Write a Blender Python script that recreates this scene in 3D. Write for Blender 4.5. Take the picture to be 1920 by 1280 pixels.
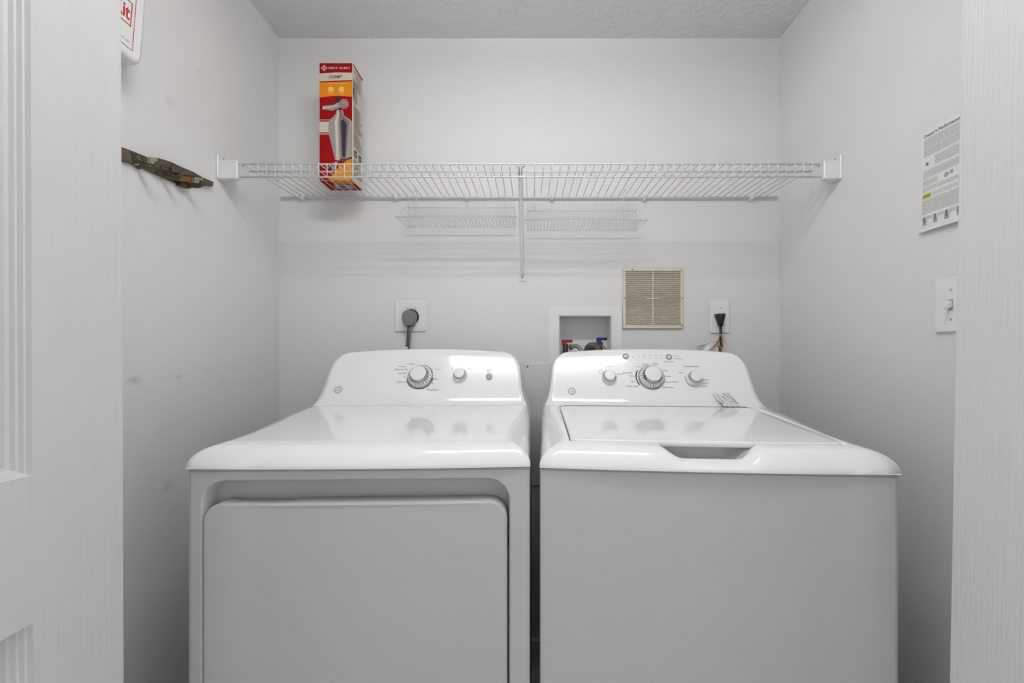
import bpy, math, random
from mathutils import Vector, Matrix
random.seed(7)
S = bpy.context.scene
for o in list(bpy.data.objects): bpy.data.objects.remove(o, do_unlink=True)
COL = S.collection
PI = math.pi
R = math.radians

# ------------------------------------------------------------------ camera, world, light, exposure
F = 800.0; CX = 993.0; CY = 662.0; EYE = 1.2      # focal length and vanishing point in pixels of the 1920x1280 frame
cd = bpy.data.cameras.new('camera'); cam = bpy.data.objects.new('camera', cd); COL.objects.link(cam)
cam.location = (0, 0, EYE); cam.rotation_euler = (R(90), 0, 0)
cd.sensor_width = 36; cd.lens = 36 * F / 1920
cd.shift_x = -(CX - 960) / 1920; cd.shift_y = (CY - 640) / 1920
cd.clip_start = 0.02
S.camera = cam
w = bpy.data.worlds.new('world'); S.world = w; w.use_nodes = True
w.node_tree.nodes['Background'].inputs[0].default_value = (1, 1, 1, 1)
w.node_tree.nodes['Background'].inputs[1].default_value = 1.6
S.view_settings.view_transform = 'Standard'; S.view_settings.look = 'None'
S.view_settings.gamma = 1; S.view_settings.use_curve_mapping = False
S.view_settings.exposure = 0.06
LAMP = 37.0          # radiance of the ceiling light's tubes
LAMP_AT = (0.0, 0.50)
CEIL = 2.417; WL = -0.969; WR = 0.967; WB = 1.65

def at(px, py, d): return Vector(((px - CX) / F * d, d, EYE + (CY - py) / F * d))
def at_x(px, py, X):
    d = X * F / (px - CX); return at(px, py, d)

# ------------------------------------------------------------------ materials
def mat(name, col, rough=0.5, metal=0.0, coat=0.0, bump=None, spec=0.5, var=0.0, trans=0.0):
    m = bpy.data.materials.new(name); m.use_nodes = True
    nt = m.node_tree; b = nt.nodes['Principled BSDF']
    b.inputs['Base Color'].default_value = (*col, 1); b.inputs['Roughness'].default_value = rough
    b.inputs['Metallic'].default_value = metal; b.inputs['Coat Weight'].default_value = coat
    b.inputs['Coat Roughness'].default_value = 0.05
    b.inputs['Specular IOR Level'].default_value = spec
    b.inputs['Transmission Weight'].default_value = trans
    tc = nt.nodes.new('ShaderNodeTexCoord')
    nz = nt.nodes.new('ShaderNodeTexNoise'); nz.inputs['Scale'].default_value = 6
    nt.links.new(tc.outputs['Object'], nz.inputs['Vector'])
    v = var if var else 0.02
    rp = nt.nodes.new('ShaderNodeMix'); rp.data_type = 'RGBA'
    rp.inputs[6].default_value = (*[c * (1 - v) for c in col], 1); rp.inputs[7].default_value = (*[min(1, c * (1 + v)) for c in col], 1)
    nt.links.new(nz.outputs['Fac'], rp.inputs[0]); nt.links.new(rp.outputs[2], b.inputs['Base Color'])
    if bump:
        kind, scale, strength, dist = bump
        n = nt.nodes.new('ShaderNodeTexNoise'); n.inputs['Scale'].default_value = scale; n.inputs['Detail'].default_value = 3
        if kind == 'grain':
            mp = nt.nodes.new('ShaderNodeMapping'); mp.inputs['Scale'].default_value = (1, 1, 0.015)
            nt.links.new(tc.outputs['Object'], mp.inputs['Vector']); nt.links.new(mp.outputs[0], n.inputs['Vector'])
            n.inputs['Distortion'].default_value = 0.2
        else: nt.links.new(tc.outputs['Object'], n.inputs['Vector'])
        out = n.outputs['Fac']
        if kind == 'knock':
            cr = nt.nodes.new('ShaderNodeValToRGB'); cr.color_ramp.elements[0].position = 0.42; cr.color_ramp.elements[1].position = 0.62
            nt.links.new(out, cr.inputs[0]); out = cr.outputs[0]
        bp = nt.nodes.new('ShaderNodeBump'); bp.inputs['Strength'].default_value = strength; bp.inputs['Distance'].default_value = dist
        nt.links.new(out, bp.inputs['Height']); nt.links.new(bp.outputs[0], b.inputs['Normal'])
    return m
M = {}
M['wall'] = mat('wall_paint', (.77, .765, .755), .7, bump=('orange', 60, .12, .004), var=.012)
M['ceil'] = mat('ceiling_texture', (.78, .78, .785), .8, bump=('knock', 42, .5, .004))
M['floor'] = mat('floor_tile', (.62, .60, .57), .4, var=.1)
M['trim'] = mat('trim_paint', (.78, .78, .785), .4)
M['door'] = mat('door_paint', (.61, .614, .62), .45, bump=('grain', 200, .30, .002))
M['door_r'] = mat('door_paint_grained', (.61, .614, .62), .45, bump=('grain', 330, .5, .002))
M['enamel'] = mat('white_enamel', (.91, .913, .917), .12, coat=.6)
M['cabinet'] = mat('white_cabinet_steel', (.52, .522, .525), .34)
M['plast'] = mat('white_plastic', (.82, .83, .83), .3)
M['wire'] = mat('white_vinyl_wire', (.77, .77, .77), .35)
M['chrome'] = mat('knob_chrome', (.42, .425, .43), .10, metal=1)
M['ink'] = mat('grey_ink', (.16, .165, .17), .5)
M['softink'] = mat('soft_grey_ink', (.38, .385, .39), .5)
M['dark'] = mat('dark_gap', (.03, .03, .03), .7)
M['grey'] = mat('grey_rubber', (.19, .195, .19), .5)
M['hosegrey'] = mat('dark_grey_hose', (.085, .09, .085), .5)
M['black'] = mat('black_rubber', (.012, .012, .012), .45)
M['beige'] = mat('aged_beige_plastic', (.70, .655, .55), .5)
M['beigelv'] = mat('aged_beige_louver', (.66, .61, .49), .55)
M['red'] = mat('valve_red', (.35, .01, .015), .4)
M['blue'] = mat('valve_blue', (.01, .03, .20), .4)
M['brass'] = mat('old_brass', (.095, .078, .048), .45, metal=.5, var=.6)
M['olive'] = mat('brass_green', (.34, .325, .23), .5, metal=.4, var=.3)
M['bronze'] = mat('dark_bronze', (.055, .045, .038), .45, metal=.4, var=.4)
M['copper'] = mat('copper_brown', (.30, .13, .04), .4, metal=.5, var=.4)
M['mauve'] = mat('brown_patina', (.12, .095, .08), .5, metal=.3, var=.3)
M['paper'] = mat('paper_white', (.80, .80, .79), .6)
M['yellow'] = mat('warning_yellow', (.62, .52, .03), .6)
M['bred'] = mat('carton_red', (.33, .002, .004), .6, spec=.15)
M['borange'] = mat('carton_orange', (.74, .24, .004), .6, spec=.2)
M['bcream'] = mat('carton_cream', (.62, .56, .49), .55, spec=.25)
M['pred'] = mat('printed_red', (.55, .02, .03), .5)
M['silver'] = mat('printed_silver', (.34, .295, .285), .4)
M['silver2'] = mat('printed_silver_mid', (.19, .155, .155), .4)
M['silver3'] = mat('printed_silver_dark', (.035, .025, .028), .4)
M['yell2'] = mat('printed_pale_yellow', (.85, .62, .25), .4)
M['tan'] = mat('tan_wire', (.55, .33, .12), .5)
M['steelhose'] = mat('braided_steel', (.33, .31, .28), .35, metal=.8, var=.3, bump=('orange', 300, .6, .003))
M['film'] = mat('clear_plastic_film', (.88, .90, .90), .3, trans=.35)

def stain(m, spots):
    """soft dirty marks with a shape of their own, placed in object space"""
    nt = m.node_tree; b = nt.nodes['Principled BSDF']
    src = b.inputs['Base Color'].links[0].from_socket
    tc = nt.nodes.new('ShaderNodeTexCoord')
    for (p, sc, k) in spots:
        mp = nt.nodes.new('ShaderNodeMapping'); mp.vector_type = 'TEXTURE'
        mp.inputs['Location'].default_value = p; mp.inputs['Scale'].default_value = sc
        nt.links.new(tc.outputs['Object'], mp.inputs[0])
        g = nt.nodes.new('ShaderNodeTexGradient'); g.gradient_type = 'SPHERICAL'; nt.links.new(mp.outputs[0], g.inputs[0])
        ml = nt.nodes.new('ShaderNodeMath'); ml.operation = 'MULTIPLY'; ml.inputs[1].default_value = k
        nt.links.new(g.outputs[1], ml.inputs[0])
        mx = nt.nodes.new('ShaderNodeMix'); mx.data_type = 'RGBA'
        nt.links.new(ml.outputs[0], mx.inputs[0]); nt.links.new(src, mx.inputs[6]); mx.inputs[7].default_value = (.38, .36, .34, 1)
        src = mx.outputs[2]
    nt.links.new(src, b.inputs['Base Color'])

# ------------------------------------------------------------------ mesh builder
_tc = {}
def text_polys(s, bold=0.0):
    key = (s, bold)
    if key in _tc: return _tc[key]
    c = bpy.data.curves.new('t', 'FONT'); c.body = s; c.size = 1.0; c.resolution_u = 2; c.offset = bold
    o = bpy.data.objects.new('t', c); COL.objects.link(o)
    bpy.context.view_layer.update()
    me = bpy.data.meshes.new_from_object(o.evaluated_get(bpy.context.evaluated_depsgraph_get()))
    vs = [(v.co.x, v.co.y) for v in me.vertices]; fs = [tuple(p.vertices) for p in me.polygons]
    bpy.data.objects.remove(o, do_unlink=True); bpy.data.meshes.remove(me)
    x0 = min(v[0] for v in vs); x1 = max(v[0] for v in vs)
    _tc[key] = ([(v[0] - x0, v[1]) for v in vs], fs, x1 - x0)
    return _tc[key]

class MB:
    def __init__(s): s.v = []; s.f = []; s.m = []; s.mats = []; s.sm = []
    def mi(s, m):
        m = M[m] if isinstance(m, str) else m
        if m not in s.mats: s.mats.append(m)
        return s.mats.index(m)
    def add(s, vs, fs, m, smooth=False):
        n = len(s.v); k = s.mi(m); s.v += [tuple(v) for v in vs]
        for f in fs: s.f.append(tuple(i + n for i in f)); s.m.append(k); s.sm.append(smooth)
    def box(s, a, b, m, bev=0.0):
        x0, x1 = sorted((a[0], b[0])); y0, y1 = sorted((a[1], b[1])); z0, z1 = sorted((a[2], b[2]))
        if bev <= 0:
            vs = [(x, y, z) for x in (x0, x1) for y in (y0, y1) for z in (z0, z1)]
            s.add(vs, [(0, 1, 3, 2), (4, 6, 7, 5), (0, 4, 5, 1), (2, 3, 7, 6), (0, 2, 6, 4), (1, 5, 7, 3)], m); return
        B = min(bev, (x1 - x0) / 2.01, (y1 - y0) / 2.01, (z1 - z0) / 2.01)
        vs = []; idx = {}
        for ix, X in enumerate((x0, x1)):
            for iy, Y in enumerate((y0, y1)):
                for iz, Z in enumerate((z0, z1)):
                    sx, sy, sz = (1, -1)[ix], (1, -1)[iy], (1, -1)[iz]
                    for ax, p in enumerate(((X, Y + sy * B, Z + sz * B), (X + sx * B, Y, Z + sz * B), (X + sx * B, Y + sy * B, Z))):
                        idx[(ix, iy, iz, ax)] = len(vs); vs.append(p)
        fs = []
        for k in (0, 1):
            fs.append([idx[(k, a_, b_, 0)] for a_, b_ in ((0, 0), (0, 1), (1, 1), (1, 0))])
            fs.append([idx[(a_, k, b_, 1)] for a_, b_ in ((0, 0), (0, 1), (1, 1), (1, 0))])
            fs.append([idx[(a_, b_, k, 2)] for a_, b_ in ((0, 0), (0, 1), (1, 1), (1, 0))])
            for l in (0, 1):
                fs.append([idx[(0, k, l, 1)], idx[(1, k, l, 1)], idx[(1, k, l, 2)], idx[(0, k, l, 2)]])
                fs.append([idx[(k, 0, l, 0)], idx[(k, 1, l, 0)], idx[(k, 1, l, 2)], idx[(k, 0, l, 2)]])
                fs.append([idx[(k, l, 0, 0)], idx[(k, l, 1, 0)], idx[(k, l, 1, 1)], idx[(k, l, 0, 1)]])
                for q in (0, 1): fs.append([idx[(k, l, q, 0)], idx[(k, l, q, 1)], idx[(k, l, q, 2)]])
        s.add(vs, fs, m)
    def tube(s, pts, r, m, n=8, cap=True, flat=1.0):
        pts = [Vector(p) for p in pts]; rr = r if isinstance(r, (list, tuple)) else [r] * len(pts)
        vs = []; up = None
        for i, p in enumerate(pts):
            d = ((pts[min(i + 1, len(pts) - 1)] - pts[max(i - 1, 0)])).normalized()
            if up is None:
                up = Vector((0, 0, 1)) if abs(d.z) < .9 else Vector((0, 1, 0))
            a = d.cross(up).normalized(); up = a.cross(d).normalized()
            for k in range(n):
                t = 2 * PI * k / n; vs.append(p + a * math.cos(t) * rr[i] + up * math.sin(t) * rr[i] * flat)
        fs = [(i * n + k, i * n + (k + 1) % n, (i + 1) * n + (k + 1) % n, (i + 1) * n + k) for i in range(len(pts) - 1) for k in range(n)]
        if cap: fs += [tuple(range(n - 1, -1, -1)), tuple((len(pts) - 1) * n + k for k in range(n))]
        s.add(vs, fs, m, True)
    def lathe(s, prof, o, axis, m, n=32, smooth=True, ridge=None):
        """prof: (radius, height along axis, optional material)"""
        o = Vector(o); ax = Vector(axis).normalized(); t = Vector((1, 0, 0)) if abs(ax.x) < .9 else Vector((0, 0, 1))
        a = ax.cross(t).normalized(); b = ax.cross(a)
        for i in range(len(prof) - 1):
            vs = []
            for (rad, h) in (prof[i][:2], prof[i + 1][:2]):
                for k in range(n):
                    q = 2 * PI * k / n
                    rd = rad * (1 + (ridge if (ridge and k % 2 and i == 1) else 0))
                    vs.append(o + a * math.cos(q) * rd + b * math.sin(q) * rd + ax * h)
            mm = prof[i + 1][2] if len(prof[i + 1]) > 2 else m
            s.add(vs, [(k, (k + 1) % n, n + (k + 1) % n, n + k) for k in range(n)], mm, smooth)
    def poly(s, pts, o, u, v, m, off=0.0, thick=0.0):
        """flat polygon (a,b) in a plane o + a*u + b*v, lifted off along the normal; thick extrudes it"""
        o, u, v = Vector(o), Vector(u), Vector(v); n = u.cross(v).normalized()
        top = [o + u * p[0] + v * p[1] + n * (off + thick) for p in pts]; k = len(pts)
        if thick:
            bot = [q - n * thick for q in top]
            s.add(top + bot, [tuple(range(k)), tuple(range(2 * k - 1, k - 1, -1))] + [(i, i + k, (i + 1) % k + k, (i + 1) % k) for i in range(k)], m)
        else: s.add(top, [tuple(range(k))], m)
    def rect(s, a0, b0, a1, b1, o, u, v, m, off=0.0, thick=0.0): s.poly([(a0, b0), (a1, b0), (a1, b1), (a0, b1)], o, u, v, m, off, thick)
    def disc(s, a, b, r, o, u, v, m, off=0.0, n=20, thick=0.0, sq=1.0):
        s.poly([(a + r * math.cos(2 * PI * i / n), b + r * sq * math.sin(2 * PI * i / n)) for i in range(n)], o, u, v, m, off, thick)
    def ring(s, a, b, r0, r1, o, u, v, m, off=0.0, n=24, sq=1.0, t0=0.0, t1=2 * PI):
        o, u, v = Vector(o), Vector(u), Vector(v); nn = u.cross(v).normalized(); vs = []
        for i in range(n + 1):
            t = t0 + (t1 - t0) * i / n
            for r in (r0, r1): vs.append(o + u * (a + r * math.cos(t)) + v * (b + r * sq * math.sin(t)) + nn * off)
        s.add(vs, [(2 * i, 2 * i + 1, 2 * i + 3, 2 * i + 2) for i in range(n)], m)
    def text(s, body, a, b, size, o, u, v, m, off=0.0, align='L', width=None, bold=0.0):
        vs, fs, w_ = text_polys(body, bold); o, u, v = Vector(o), Vector(u), Vector(v); n = u.cross(v).normalized()
        sx = size if width is None else width / w_
        dx = {'L': 0, 'C': -.5, 'R': -1}[align] * w_ * sx
        s.add([o + u * (a + dx + p[0] * sx) + v * (b + p[1] * size) + n * off for p in vs], fs, m)
    def grid(s, rows, m, closed=False, smooth=True):
        n = len(rows[0]); vs = [p for r in rows for p in r]
        fs = [(i * n + k, i * n + (k + 1) % n, (i + 1) * n + (k + 1) % n, (i + 1) * n + k) for i in range(len(rows) - 1) for k in range(n if closed else n - 1)]
        s.add(vs, fs, m, smooth)
    def build(s, name, parent=None, xf=None, loc=None):
        me = bpy.data.meshes.new(name)
        vs = s.v
        if xf: vs = [xf(v) for v in vs]
        if loc is not None: vs = [tuple(Vector(v) - Vector(loc)) for v in vs]
        me.from_pydata([tuple(v) for v in vs], [], s.f)
        for mt in s.mats: me.materials.append(mt)
        for p, k, q in zip(me.polygons, s.m, s.sm): p.material_index = k; p.use_smooth = q
        me.validate(); me.update()
        o = bpy.data.objects.new(name, me); COL.objects.link(o)
        if loc is not None: o.location = loc
        if parent: o.parent = parent
        return o
def fix_normals(o):
    import bmesh
    bm = bmesh.new(); bm.from_mesh(o.data); bmesh.ops.remove_doubles(bm, verts=bm.verts, dist=1e-5)
    bmesh.ops.recalc_face_normals(bm, faces=bm.faces); bm.to_mesh(o.data); bm.free()
    return o
def tag(o, label=None, cat=None, group=None, kind=None):
    if label: o['label'] = label
    if cat: o['category'] = cat
    if group: o['group'] = group
    if kind: o['kind'] = kind
    return o
def empty(name, loc, label, cat, group=None):
    o = bpy.data.objects.new(name, None); COL.objects.link(o); o.location = loc; o.empty_display_size = .05
    return tag(o, label, cat, group)
class Thing:
    """an Empty at the thing's base; parts are given in world coordinates"""
    def __init__(s, name, loc, label, cat, group=None): s.e = empty(name, loc, label, cat, group); s.loc = Vector(loc)
    def part(s, mb, name, label=None, parent=None, fixn=False):
        o = mb.build(name, None, None)
        if fixn: fix_normals(o)
        o.data.transform(Matrix.Translation(-s.loc))
        o.parent = parent or s.e
        if label: o['label'] = label
        return o
def structure(mb, name, cat=None, label=None):
    o = mb.build(name); return tag(o, label, cat, None, 'structure')
X_, Y_, Z_ = Vector((1, 0, 0)), Vector((0, 1, 0)), Vector((0, 0, 1))
def lerp(a, b, t): return a + (b - a) * t
def sstep(t): t = max(0, min(1, t)); return t * t * (3 - 2 * t)
def interp(tab, x):
    if x <= tab[0][0]: return tab[0][1]
    for (a, b), (c, d) in zip(tab, tab[1:]):
        if x <= c: return lerp(b, d, (x - a) / (c - a))
    return tab[-1][1]
def crom(P, n):
    out = []
    for i in range(len(P) - 1):
        p0, p1, p2, p3 = P[max(i - 1, 0)], P[i], P[i + 1], P[min(i + 2, len(P) - 1)]
        for k in range(n):
            t = k / n
            out.append(tuple(.5 * ((2 * b) + (c - a) * t + (2 * a - 5 * b + 4 * c - d) * t * t + (3 * b - a - 3 * c + d) * t ** 3) for a, b, c, d in zip(p0, p1, p2, p3)))
    out.append(tuple(P[-1])); return out

# ------------------------------------------------------------------ the room
HX = 1.75; HB = -1.25; FY0, FY1 = 0.62, 0.74
JL, JR = -0.745, 0.765
b = MB(); b.box((-HX, HB, -.06), (HX, WB + .3, 0), 'floor'); structure(b, 'floor')
b = MB(); b.box((-HX, HB, CEIL), (HX, WB + .3, CEIL + .06), 'ceil'); structure(b, 'ceiling')
# back wall with the hole of the washer supply box
bx0, bx1, bz0, bz1 = .113, .3156, 1.186, 1.346
b = MB()
for (x0, x1, z0, z1) in ((WL - .1, bx0, 0, CEIL), (bx1, WR + .1, 0, CEIL), (bx0, bx1, 0, bz0), (bx0, bx1, bz1, CEIL)):
    b.box((x0, WB, z0), (x1, WB + .12, z1), 'wall')
structure(b, 'wall_back')
M['wall_l'] = mat('wall_paint_marked', (.77, .765, .755), .7, bump=('orange', 60, .12, .004), var=.012)
pA = at_x(252, 713, WL); pB = at_x(335, 706, WL); pC = at_x(314, 911, WL); pD = at_x(372, 132, WL); pE = at_x(318, 190, WL)
stain(M['wall_l'], [(pA, (.05, .03, .014), .5), (pB, (.05, .012, .008), .45), (pC, (.05, .02, .02), .35), (pD, (.05, .012, .009), .3), (pE, (.05, .025, .02), .25)])
b = MB(); b.box((WL - .12, FY1, 0), (WL, WB, CEIL), 'wall_l'); structure(b, 'wall_left')
b = MB(); b.box((WR, FY1, 0), (WR + .12, WB, CEIL), 'wall'); structure(b, 'wall_right')
b = MB(); b.box((-HX, FY0, 0), (JL, FY1, CEIL), 'wall'); structure(b, 'wall_front_left')
b = MB(); b.box((JR, FY0, 0), (HX, FY1, CEIL), 'wall'); structure(b, 'wall_front_right')
b = MB(); b.box((-HX, HB - .1, 0), (HX, HB, CEIL), 'wall'); structure(b, 'wall_hall_rear')
def baseboard(name, a, bb):
    m_ = MB(); m_.box(a, bb, 'trim', .006); structure(m_, name)
baseboard('baseboard_back', (WL, WB - .014, 0), (WR, WB, .102))
baseboard('baseboard_left', (WL, FY1, 0), (WL + .014, WB - .014, .102))
baseboard('baseboard_right', (WR - .014, FY1, 0), (WR, WB - .014, .102))
b = MB(); b.box((JL, FY0 + .03, CEIL - .022), (JR, FY0 + .06, CEIL), 'trim', .003); structure(b, 'trim_1')   # bifold track

# bifold doors: moulded leaves
def leaf(name, parent, Xf, y0, y1, face, panels, tilt, dm='door'):
    """leaf in the YZ plane, visible face at X=Xf looking along face (+1/-1); panels: list of (ya,yb,za,zb)"""
    T = .034; z0, z1 = .012, CEIL - .03
    m_ = MB()
    ys = sorted({y0, y1, *[p[0] for p in panels], *[p[1] for p in panels]}); zs = sorted({z0, z1, *[p[2] for p in panels], *[p[3] for p in panels]})
    for i in range(len(ys) - 1):
        for j in range(len(zs) - 1):
            ya, yb, za, zb = ys[i], ys[i + 1], zs[j], zs[j + 1]
            if any(abs(ya - p[0]) < 1e-6 and abs(yb - p[1]) < 1e-6 and za >= p[2] - 1e-6 and zb <= p[3] + 1e-6 for p in panels):
                L = [(0, 0), (.0014, .0060), (.0032, .0068), (.0048, .0122), (.0066, .0132), (.0084, .0182), (.0125, .0192), (.0165, .0180), (.042, .0125)]
                loops = []
                for ins, dep in L:
                    X = Xf - face * dep
                    loops.append([(X, ya + ins, za + ins), (X, yb - ins, za + ins), (X, yb - ins, zb - ins), (X, ya + ins, zb - ins)])
                for A, B in zip(loops, loops[1:]): m_.add(A + B, [(k, (k + 1) % 4, 4 + (k + 1) % 4, 4 + k) for k in range(4)], dm)
                m_.add(loops[-1], [(0, 1, 2, 3)], dm)
            else: m_.add([(Xf, ya, za), (Xf, yb, za), (Xf, yb, zb), (Xf, ya, zb)], [(0, 1, 2, 3)], dm)
    Xb = Xf - face * T
    m_.add([(Xb, y0, z0), (Xb, y1, z0), (Xb, y1, z1), (Xb, y0, z1)], [(0, 1, 2, 3)], dm)
    for q in (((y0, z0), (y1, z0)), ((y1, z0), (y1, z1)), ((y1, z1), (y0, z1)), ((y0, z1), (y0, z0))):
        (a1, c1), (a2, c2) = q; m_.add([(Xf, a1, c1), (Xf, a2, c2), (Xb, a2, c2), (Xb, a1, c1)], [(0, 1, 2, 3)], dm)
    def xf(v): return (v[0] + tilt * (v[2] - 1.45) , v[1], v[2])
    o = m_.build(name, parent, xf); fix_normals(o); return o
d1 = empty('door_1', (-.64, .42, 0), None, None); d1['kind'] = 'structure'
PL = [(.30, .532, 1.048, 1.86), (.30, .532, .22, .8635), (.30, .532, 1.95, 2.26)]
def rel(o, e): o.data.transform(Matrix.Translation(-Vector(e.location))); return o
rel(leaf('leaf', d1, -.6216, .182, .65, 1, PL, -.004), d1)
rel(leaf('leaf', d1, -.6600, .182, .65, 1, PL, -.004), d1)
d2 = empty('door_2', (.67, .42, 0), None, None); d2['kind'] = 'structure'
PR = [(.30, .535, 1.048, 1.86), (.30, .535, .22, .8635), (.30, .535, 1.95, 2.26)]
rel(leaf('leaf', d2, .654, .182, .65, -1, PR, .018, 'door_r'), d2)
rel(leaf('leaf', d2, .696, .182, .65, -1, PR, .018, 'door_r'), d2)

# ceiling lamp of the hall, just outside the closet
lx, ly = LAMP_AT
L = Thing('ceiling_lamp', (lx, ly, CEIL), 'long two-tube fluorescent ceiling light across the closet opening', 'lamp')
m = bpy.data.materials.new('tube_glow'); m.use_nodes = True
bb = m.node_tree.nodes['Principled BSDF']; bb.inputs['Base Color'].default_value = (.9, .9, .9, 1)
bb.inputs['Emission Color'].default_value = (1, .993, .98, 1); bb.inputs['Emission Strength'].default_value = LAMP
M['glow'] = m
b = MB(); b.box((lx - .48, ly - .085, CEIL - .045), (lx + .48, ly + .085, CEIL), 'trim', .008); L.part(b, 'housing')
for sy_ in (-.048, .048):
    b = MB(); b.tube([(lx - .45, ly + sy_, CEIL - .068), (lx + .45, ly + sy_, CEIL - .068)], .014, 'glow', 8); tb = L.part(b, 'tube', 'glowing fluorescent tube')
    for sx_ in (-1, 1):
        b = MB(); b.box((lx + sx_ * .452, ly + sy_ - .014, CEIL - .086), (lx + sx_ * .472, ly + sy_ + .014, CEIL - .044), 'plast', .003); L.part(b, 'lamp_holder')

# ------------------------------------------------------------------ washer and dryer
RIM = 0.969     # height of the cover's lower edge
WF = [(0, .343), (.01, .3425), (.02, .3385), (.03, .330), (.038, .318), (.044, .302), (.050, .285), (.07, .26)]
WRr = [(0, .343), (.03, .3415), (.05, .337), (.07, .329), (.09, .319), (.118, .3115), (.15, .3085), (.183, .3055), (.2, .300), (.214, .291), (.226, .276), (.233, .262), (.236, .250)]
NORM = [(0, 0), (0, .008), (.006, .022), (.016, .034), (.027, .0412), (.037, .0438), (.0485, .0458), (.052, .0462), (.07, .0472), (.09, .0484), (.112, .0496)]
POCK = [(0, 0), (0, .005), (.003, .009), (.010, .0145), (.019, .0182), (.028, .0195), (.038, .016), (.045, .012), (.07, .008), (.10, .0095), (.112, .0496)]
REAR = [(.20, .0545), (.32, .061), (.42, .0665), (.4570, .0690), (.4600, .0694), (.470, .076), (.480, .091), (.4955, .1215), (.5260, .182), (.544, .2180), (.5525, .2290), (.566, .2345), (.59, .236), (.64, .235), (.672, .228), (.684, .20), (.687, .10), (.688, 0)]
def deck_h(y):
    return interp([(.037, .0438), (.112, .0496), (.20, .0545), (.32, .061), (.42, .0665), (.46, .0694)], y)
class Machine:
    def __init__(s, O, deg, skew):
        s.O = Vector((O[0], O[1])); s.c, s.s = math.cos(R(deg)), math.sin(R(deg)); s.k = skew
    def w(s, p):    # local (x from centre, y depth from front, h above rim) -> world
        x = p[0] + .343 + s.k * p[1]; y = p[1]
        return (s.O.x + x * s.c - y * s.s, s.O.y + x * s.s + y * s.c, RIM + p[2])
    def l(s, P):
        dx, dy = P[0] - s.O.x, P[1] - s.O.y
        x = dx * s.c + dy * s.s; y = -dx * s.s + dy * s.c
        return Vector((x - .343 - s.k * y, y, P[2] - RIM))
FA = Vector((0, .480, .091)); FV = (Vector((0, .544, .2180)) - FA).normalized(); FU = Vector((1, 0, 0)); FN = FU.cross(FV)
if FN.y > 0: FN = -FN
def on_face(mc, px, py):
    """point on the console face (local) seen at that place, as (u, v)"""
    o = mc.l((0, 0, EYE)); q = mc.l(at(px, py, 1.0)); d = q - o
    t = (FA - o).dot(FN) / d.dot(FN); P = o + d * t
    return P.x, (P - FA).dot(FV)
def cover(mc, lid, xl=.285):
    m_ = MB()
    def half(y, h):
        t = sstep((y - .02) / .42); return lerp(interp(WF, h), interp(WRr, h), t)
    N = 3
    norm = crom(NORM, N); pock = crom(POCK, N); rear = crom([NORM[-1]] + REAR, 3)[1:]
    seq = [(a, c) for a, c in zip(norm, pock)] + [(r, r) for r in rear]
    rows = []
    Ns = 12
    for (ya, ha), (yb, hb) in seq:
        y, h = ya, ha
        wtop = half(y, h)
        row = []
        side = []
        for i in range(Ns):
            q = (i / Ns) ** .8
            side.append((half(y, h * q), h * q))
        if lid:
            xw = min(lerp(.277, xl, y / .46), wtop - .004)
            half_l = [wtop * 1.0, lerp(wtop, xw, .5), xw + .0015, xw - .0015] + [xw - .0015 - (xw - .0015) * k / 22 for k in range(1, 23)]
        else: half_l = [wtop * (1 - k / 25) for k in range(26)]
        xs = [-a for a in half_l] + [a for a in reversed(half_l[:-1])]
        full = [(-sx, sh) for sx, sh in side] + [(x, None) for x in xs] + [(sx, sh) for sx, sh in reversed(side)]
        for x, sh in full:
            bow = -.008 * (1 - (x / .343) ** 2) * max(0, 1 - y / .12)
            if sh is not None:
                yy, hh = y, sh
            else:
                hh = h; yy = y
                cr = sstep((y - .540) / .03); hh += .010 * cr * (1 - (x / max(wtop, .01)) ** 2) * (1 if y < .67 else max(0, 1 - (y - .67) / .015))
                if lid:
                    bl = sstep((.106 - abs(x)) / .052)
                    yy = lerp(y, yb, bl); hh = lerp(hh, hb, bl) if y < .13 else hh
                    if abs(x) < xw and .0500 < yy < .4585 and y > .05: hh = min(hh, deck_h(yy) - .0115)
            row.append(mc.w((x, yy + bow, hh)))
        rows.append(row)
    m_.grid(rows, 'enamel')
    return m_
def cabinet(mc, opening=None):
    m_ = MB(); zt = -.0025; zb = -RIM + .02
    T = lambda x, y, z: mc.w((x, y, z))
    e = .3422
    prof = [(-e + .008, .003), (-e + .002, .0048), (-e, .010), (-e, .68), (e, .68), (e, .010), (e - .002, .0048), (e - .008, .003)]
    m_.grid([[T(x, y, zt) for x, y in prof], [T(x, y, zb) for x, y in prof]], 'cabinet', smooth=False)
    m_.add([T(x, y, zt) for x, y in prof], [tuple(range(8))], 'cabinet')
    fx0, fx1 = -e + .008, e - .008
    if not opening: m_.add([T(fx0, .003, zt), T(fx1, .003, zt), T(fx1, .003, zb), T(fx0, .003, zb)], [(0, 1, 2, 3)], 'cabinet')
    else:
        x0, x1, z0, z1, r, dep = opening
        def loop(g, y):
            pts = []; outer = []
            for cx, cz, a0, ox, oz in ((x1 - r, z1 - r, 0, fx1, zt), (x0 + r, z1 - r, 90, fx0, zt), (x0 + r, z0 + r, 180, fx0, zb), (x1 - r, z0 + r, 270, fx1, zb)):
                for k in range(9):
                    t = R(a0 + 90 * k / 8); pts.append((cx + (r + g) * math.cos(t), cz + (r + g) * math.sin(t))); outer.append((ox, oz))
            return [T(x, y, z) for x, z in pts], [T(x, .003, z) for x, z in outer]
        l0, out = loop(.004, .003); l1, _ = loop(0, .0065); l2, _ = loop(0, .003 + dep)
        m_.grid([out, l0], 'cabinet', closed=True, smooth=False); m_.grid([l0, l1, l2], 'cabinet', closed=True); m_.add(l2, [tuple(range(len(l2)))], 'cabinet')
    return m_
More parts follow.
